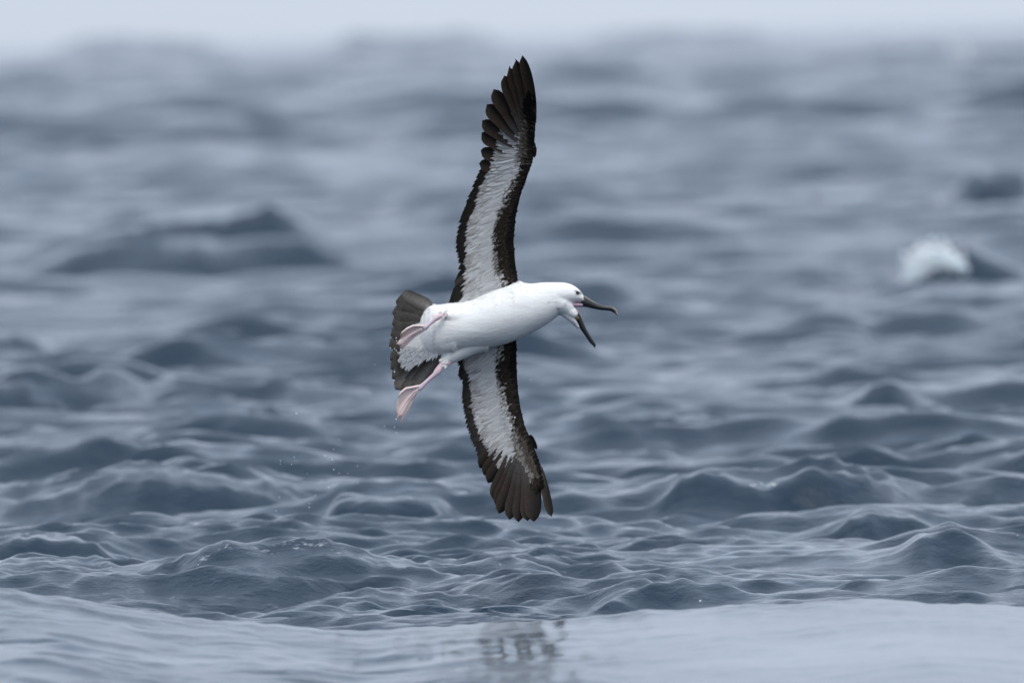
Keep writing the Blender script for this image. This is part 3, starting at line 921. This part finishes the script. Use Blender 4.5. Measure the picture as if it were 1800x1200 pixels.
# ------------------------------------------------------------------ tail
tail_tips = [(704, 519, 17), (695, 531, 20), (689.5, 552, 21), (689, 572, 21), (687, 592, 20), (684.5, 612, 19), (684, 630, 18), (685, 646, 18), (687, 663, 18), (692, 682, 19), (707, 687, 20), (724, 682, 18)]
rb = [(762, 541), (764, 547), (766, 554), (767, 561), (768, 569), (769, 577), (769, 586), (769, 594), (769, 601), (770, 608), (772, 615), (774, 622)]
tail_root = [L(x, y, .03) for x, y in rb]
tv, tf = px_tube([(790, 583, .03, 36, 10), (772, 583, .032, 34, 8), (756, 584, .034, 33, 5), (748, 585, .036, 30, 2)], 20)
tail = link_mesh('tail', tv, tf, M_skinwing, bird, [(0.6, 0.61, 0.62)] * len(tv))
order = [5, 6, 4, 7, 3, 8, 2, 9, 1, 10, 0, 11]
for i, ((tx, ty, w), (rx, ry)) in enumerate(zip(tail_tips, rb)):
    mid = abs(i - 5.5)
    dd = 0.044 - 0.0032 * mid
    g = random.uniform(.9, 1.1)
    v, f, c = feather(L(rx, ry, dd - .002), L(tx, ty, dd), w * 1.5 / S, TOWARD, 0, 0, (0.085 * g, .08 * g, .075 * g), (0.042 * g, .038 * g, .034 * g), None, 0.82, 14, (0.03 if i < 6 else -0.03), 0.01)
    cc = []
    for q in range(len(c)):
        side, fp = q % 3, (q // 3) / 14
        b = list(c[q])
        if side == 1: b = [z * (4.0 if i in (0, 9, 10, 11) else 1.7) for z in b]
        if fp > 0.85 and side != 1: b = [z * 2.0 for z in b]
        if i > 5 and side == 2: b = [z * .6 for z in b]
        cc.append(b)
    link_mesh('tail_feather', v, f, M_flight, tail, cc)
# soft white under-tail coverts
def poly_in(x, y, poly):
    c = False
    for i in range(len(poly)):
        x1, y1 = poly[i]; x2, y2 = poly[i - 1]
        if (y1 > y) != (y2 > y) and x < (x2 - x1) * (y - y1) / (y2 - y1) + x1: c = not c
    return c
under = [(765, 538), (750, 550), (737, 562), (727, 572), (716, 590), (704, 612), (697, 632), (703, 648), (716, 653), (732, 645), (748, 637), (766, 632), (775, 600), (775, 560)]
tips_done = 0
cand = []
while len(cand) < 760:
    x, y = random.uniform(696, 770), random.uniform(538, 655)
    if poly_in(x, y, under): cand.append((x, y))
cand.sort(key=lambda q: q[0])                      # tips far from the body lie lowest
for x, y in cand:
    ox, oy = 790, 560
    a = math.atan2(-(y - oy), x - ox)
    ln = random.uniform(34, 56)
    k = (x - 696) / 74.0
    d_t = 0.024 - 0.050 * k - random.uniform(0, .0012) - 0.020 * max(0, 1 - abs(y - 615) / 40)
    g = random.uniform(.95, 1.02)
    c = (0.76 * g, 0.77 * g, 0.775 * g)
    rx, ry = x - math.cos(a) * ln, y + math.sin(a) * ln
    B.add(feather(L(rx, ry, d_t - 0.012), L(x, y, d_t), random.uniform(4, 7.5) / S, (TOWARD + Vector((random.uniform(-.05, .05), 0, random.uniform(-.05, .05)))).normalized(), 0, 0, c, c, None, .5, 6, random.uniform(-.05, .05), .06))
# tail base edge tufts
for i in range(26):
    tuft(random.uniform(764, 774), random.uniform(537, 556), 188 + random.uniform(-16, 12), random.uniform(10, 18), 5, 0.018 - random.uniform(0, .01), (0.78, .785, .79))
for i in range(15):          # ruffled down where the legs leave the belly
    tuft(random.uniform(774, 786), random.uniform(547, 560), 195, random.uniform(5, 8), 2.6, -0.112 - random.uniform(0, .004), (0.85, .85, .83), 18)
    tuft(random.uniform(778, 790), random.uniform(630, 643), 215, random.uniform(5, 8), 2.6, -0.044 - random.uniform(0, .004), (0.85, .85, .83), 14)
uc = link_mesh('under_tail_coverts', B.v, B.f, M_covert, bird, B.c); uc['kind'] = 'stuff'

# down on the body: short overlapping vanes lying on the surface
B = Batch()
bt = bpy.data.meshes  # noqa
nrmv = np.empty(n * 3, dtype=np.float32); bme.vertices.foreach_get('normal', nrmv); nrmv = nrmv.reshape(-1, 3)
pick = rng.permutation(n)
cnt = 0
for vi in pick:
    x, y = float(bpx[vi]), float(bpy_[vi])
    nn = Vector(nrmv[vi].tolist())
    if nn.y > 0.05 or x > 980: continue
    if x > 900 and random.random() < 0.35: continue
    P0 = Vector(bc[vi].tolist())
    dirv = Vector((-1, 0, -0.30 + 0.25 * nn.z)) if x < 960 else Vector((-1, 0, -.55))
    dirv = dirv - nn * dirv.dot(nn)
    if dirv.length < .2: continue
    dirv.normalize()
    dirv = (dirv + Vector((0, 0, random.gauss(0, .12)))).normalized()
    ln = random.uniform(7, 12) / S if x < 940 else random.uniform(4, 7) / S
    g = random.uniform(.955, 1.01)
    c = tuple(q * g for q in WHITE); c0 = tuple(q * .96 for q in c)
    B.add(feather(P0 - dirv * ln * .3 - nn * .0014, P0 + dirv * ln * .7 - nn * (-0.0004 + (0.7 * ln) ** 2 / 0.17), ln * .30, nn, 0, 0, c0, c, None, .45, 4, random.uniform(-.1, .1), .08))
    cnt += 1
    if cnt > 5200: break
bdn = link_mesh('body_down', B.v, B.f, M_covert, body, B.c); bdn['kind'] = 'stuff'

# ------------------------------------------------------------------ legs and webbed feet
PINK = (0.80, 0.58, 0.60); PALE = (0.85, 0.68, 0.65); MAUVE = (0.66, 0.55, 0.62); TAN = (0.68, 0.55, 0.48)
def leg(pts, toes, webs, label):
    v, f = px_tube(pts, 18)
    cols = []
    for q in v:
        x = q.x * S + C0[0]
        k = min(1, max(0, (x - pts[-1][0]) / max(1, pts[0][0] - pts[-1][0])))
        cols.append(tuple(MAUVE[j] * (1 - k) + PINK[j] * k for j in range(3)))
    lg = link_mesh('leg', v, f, M_foot, bird, cols)
    lg['label'] = label
    for tp in toes:
        v, f = px_tube(tp, 12)
        cols = [PALE if (i // 12) < len(tp) - 2 else TAN for i in range(len(v))]
        link_mesh('toe', v, f, M_foot, lg, cols)
    for (e1, e2, sag, outer) in webs:
        # membrane stretched between two toes, scalloped outer rim, real thickness
        nu, nv = 10, 8
        V_, C_ = [], []
        for side in (0, 1):
            for i in range(nu + 1):
                fu = i / nu
                p1 = np.array([np.interp(fu, np.linspace(0, 1, len(e1)), [q[j] for q in e1]) for j in range(3)])
                p2 = np.array([np.interp(fu, np.linspace(0, 1, len(e2)), [q[j] for q in e2]) for j in range(3)])
                for k in range(nv + 1):
                    fv = k / nv
                    m = p1 * (1 - fv) + p2 * fv
                    sc_ = math.sin(math.pi * fv)
                    cen = np.array([(e1[0][0] + e2[0][0]) / 2, (e1[0][1] + e2[0][1]) / 2, m[2]])
                    m = m + (cen - m) * (outer * sc_ * fu * fu)
                    depth = m[2] + sag * sc_ * fu + 0.0012 * math.sin(9 * fv + 3 * fu) * fu
                    V_.append(L(m[0], m[1], depth + (0.0011 if side else -0.0011) * (1 - .4 * fu)))
                    c = [PALE[j] * (0.92 + 0.12 * sc_) for j in range(3)]
                    if abs(fv - .5) < .14: c = [z * .93 for z in c]
                    C_.append(c)
        F_ = []
        K = (nu + 1) * (nv + 1)
        for i in range(nu):
            for k in range(nv):
                a = i * (nv + 1) + k
                F_.append((a, a + 1, a + nv + 2, a + nv + 1))
                F_.append((K + a, K + a + nv + 1, K + a + nv + 2, K + a + 1))
        rim = [i * (nv + 1) for i in range(nu + 1)] + [nu * (nv + 1) + k for k in range(1, nv + 1)] + [i * (nv + 1) + nv for i in range(nu - 1, -1, -1)] + [k for k in range(nv - 1, 0, -1)]
        for i in range(len(rim)):
            a, b = rim[i], rim[(i + 1) % len(rim)]
            F_.append((a, b, K + b, K + a))
        link_mesh('web', V_, F_, M_foot, lg, C_)
    return lg

D1 = -0.115
leg([(783, 553.5, D1 + .03, 4.5, 5), (777, 553.5, D1 + .008, 4.0, 4.3), (770, 557, D1, 5.2, 5), (766, 560.5, D1, 4.0, 4.2), (760, 565, D1, 3.4, 3.4), (755, 569.5, D1, 3.4, 3.4), (750, 574, D1, 4.4, 4), (746, 576.5, D1, 4.0, 3.6), (743, 578, D1, 2.0, 2.2)],
    [[(749, 574, D1, 2.6, 2.8), (738, 572.5, D1 - .006, 2.0, 2.4), (727, 572.5, D1 - .012, 2.0, 2.4), (717, 577, D1 - .014, 1.9, 2.2), (708, 584, D1 - .014, 1.8, 2.0), (704.5, 588, D1 - .014, .5, .6)],
     [(749, 576.5, D1, 2.6, 2.8), (736, 580, D1 + .002, 2.0, 2.2), (722, 589, D1 + .004, 1.7, 2.0), (709, 598, D1 + .005, 1.4, 1.6), (700, 603, D1 + .006, 1.0, 1.1), (696.5, 604, D1 + .006, .3, .4)],
     [(749, 578, D1, 2.6, 2.8), (741, 582.5, D1 + .008, 2.2, 2.2), (731, 589, D1 + .014, 1.8, 2.0), (719, 601, D1 + .018, 1.5, 1.7), (709, 611, D1 + .02, 1.2, 1.3), (703.5, 615, D1 + .02, .3, .4)]],
    [([(748, 574, D1), (727, 573, D1 - .012), (704.5, 588, D1 - .014)], [(748, 576.5, D1), (722, 589, D1 + .004), (698, 604, D1 + .006)], .010, .06),
     ([(748, 576.5, D1), (722, 589, D1 + .004), (698, 604, D1 + .006)], [(748, 578, D1), (729, 591, D1 + .014), (703.5, 615, D1 + .02)], -.006, .05)],
    'raised leg lying across the white under-tail')
D2 = -0.03
leg([(790, 632, D2 + .01, 9, 9), (781, 639, D2, 7.2, 7), (774, 646, D2 - .004, 6.0, 6), (769, 653, D2 - .006, 6.4, 6), (764, 658, D2 - .006, 4.2, 4.2), (757, 664, D2 - .006, 3.4, 3.4), (749, 671, D2 - .006, 3.2, 3.2), (741, 679, D2 - .006, 4.4, 4), (737, 683.5, D2 - .006, 4.2, 3.6), (734.5, 686, D2 - .006, 2.0, 2)],
    [[(740, 678, D2 - .006, 2.8, 2.8), (728, 680, D2 - .012, 2.3, 2.4), (714, 682.5, D2 - .016, 2.3, 2.4), (707, 688, D2 - .018, 2.1, 2.2), (701.5, 694.5, D2 - .018, 1.8, 2), (701, 698, D2 - .018, .5, .6)],
     [(738, 682, D2 - .006, 2.8, 2.8), (728, 688, D2 - .004, 2.1, 2.2), (716, 702, D2 - .002, 1.7, 1.8), (706, 718, D2, 1.4, 1.6), (700, 731, D2, 1.0, 1.1), (697, 736, D2, .4, .4)],
     [(737, 685, D2 - .006, 2.6, 2.6), (731, 691, D2 + .004, 1.8, 2.2), (723, 708, D2 + .010, 1.5, 1.8), (713, 727, D2 + .014, 1.3, 1.5), (706, 742, D2 + .016, .9, 1.0), (704, 746, D2 + .016, .3, .3)]],
    [([(738, 679, D2 - .006), (712, 684, D2 - .016), (697.5, 705, D2 - .014), (697, 727, D2 - .006)], [(738, 682, D2 - .006), (720, 697, D2 - .002), (707, 716, D2), (699, 733, D2)], .008, .0),
     ([(738, 682, D2 - .006), (716, 702, D2 - .002), (700, 732, D2)], [(736, 685, D2 - .006), (723, 708, D2 + .010), (704, 746, D2 + .016)], -.006, .10)],
    'lower leg stretched out behind, clear of the tail')

# ------------------------------------------------------------------ flying drops of water
drop_mat, t, p, mo = new_mat('water_drop')
p.inputs['Base Color'].default_value = (0.9, 0.93, 0.95, 1); p.inputs['Roughness'].default_value = 0.25
p.inputs['Transmission Weight'].default_value = 0.35; p.inputs['IOR'].default_value = 1.33
drops = [(522, 726, 1.3), (596, 772, .8), (585, 790, .9), (572, 800, 1.2), (583, 808, 1.2), (588, 824, 1.2), (595, 832, .9), (517, 803, 1), (495, 808, .9), (491, 816, .8), (511, 817, .9), (628, 819, .8), (612, 831, .7),
         (629, 849, .8), (578, 856, 1.2), (493, 872, 1), (544, 891, 1.2), (484, 898, .8), (694, 750, 1.2), (698, 760, 1.0), (675, 749, .8), (933, 667, 1.0), (905, 733, 1.6), (697, 736, 1.4), (553, 871, .7), (543, 885, .7),
         (697, 594, 1.2), (698, 599, 1.2), (687, 611, 1), (694, 613, 1.1), (697, 616, 1.2), (705, 614, 1.3), (700, 619, 1), (694, 653, 1.5), (701, 634, 1), (1221, 1042, 2.4), (1762, 930, 1), (660, 640, .7), (540, 832, .7), (566, 843, .6), (650, 690, .6), (610, 700, .6), (365, 980, 1), (855, 668, 1)]
bm = bmesh.new()
for px_, py_, r in drops:
    d = -0.16 if (px_ > 680 and px_ < 712) or px_ in (905, 855) else random.uniform(-.25, .25)
    if py_ > 900: d = -1.5
    m = Matrix.Translation(L(px_, py_, d)) @ Matrix.Diagonal((1, 1, random.uniform(.9, 1.3), 1))
    bmesh.ops.create_icosphere(bm, subdivisions=2, radius=r * 0.85 / S, matrix=m)
mm = bpy.data.meshes.new('water_droplets'); bm.to_mesh(mm); bm.free()
mm.polygons.foreach_set('use_smooth', [True] * len(mm.polygons)); mm.materials.append(drop_mat)
dr = bpy.data.objects.new('water_droplets', mm); COL.objects.link(dr); dr.matrix_world = bird.matrix_world.copy()
tag(dr, 'tiny bright water droplets flung off below the trailing feet', kind='stuff')

# ------------------------------------------------------------------ breaking foam on two far crests
foam_mat, t, p, mo = new_mat('sea_foam')
p.inputs['Base Color'].default_value = (0.93, 0.94, 0.95, 1); p.inputs['Roughness'].default_value = 0.8
p.inputs['Subsurface Weight'].default_value = 0.3; p.inputs['Subsurface Scale'].default_value = .03
def foam_heap(path, y, rad, count, label):
    """lumps of froth piled along a crest (photo pixels, radius in pixels)"""
    bm = bmesh.new()
    o = at_y(path[0][0], path[0][1], y)
    k = FPX / y
    for i in range(count):
        f = random.random() * (len(path) - 1); a = int(f); f -= a
        x = path[a][0] * (1 - f) + path[a + 1][0] * f; yy = path[a][1] * (1 - f) + path[a + 1][1] * f
        w = path[a][2] * (1 - f) + path[a + 1][2] * f
        an = random.uniform(0, 6.28); rr_ = abs(random.gauss(0, .62)) * w
        q = at_y(x + math.cos(an) * rr_, yy + math.sin(an) * rr_ * .9, y + random.uniform(-.5, .5) * w / k) - o
        bmesh.ops.create_icosphere(bm, subdivisions=1, radius=random.uniform(.3, 1) * rad / k, matrix=Matrix.Translation(q) @ Matrix.Diagonal((1.3, 1, .8, 1)))
    m_ = bpy.data.meshes.new('breaking_foam'); bm.to_mesh(m_); bm.free()
    m_.polygons.foreach_set('use_smooth', [True] * len(m_.polygons)); m_.materials.append(foam_mat)
    ob = bpy.data.objects.new('breaking_foam', m_); COL.objects.link(ob); ob.location = o
    tag(ob, label, kind='stuff')
yb = (CAM_H - .38) / (-pixel_ray(1690, 432).z / pixel_ray(1690, 432).y)
foam_heap([(1598, 494, 8), (1606, 482, 14), (1616, 462, 23), (1640, 450, 23), (1662, 455, 18), (1684, 466, 7), (1696, 474, 3)], yb - 0.45, 4.6, 2300, 'white foam breaking on the crest of the steep wave at right')
foam_heap([(1672, 78, 10), (1690, 92, 16), (1705, 108, 12)], 560, 4, 26, 'faint whitecap close to the horizon')
foam_heap([(1318, 853, 2.5), (1336, 852, 3), (1354, 851, 4), (1362, 853, 2)], (CAM_H - .15) / (-pixel_ray(1430, 832).z / pixel_ray(1430, 832).y) - .55, 1.6, 26, 'small white froth flecks standing for highlights on the dark crest below the bill')  # tiny froth lumps put in for the bright highlights along this crest
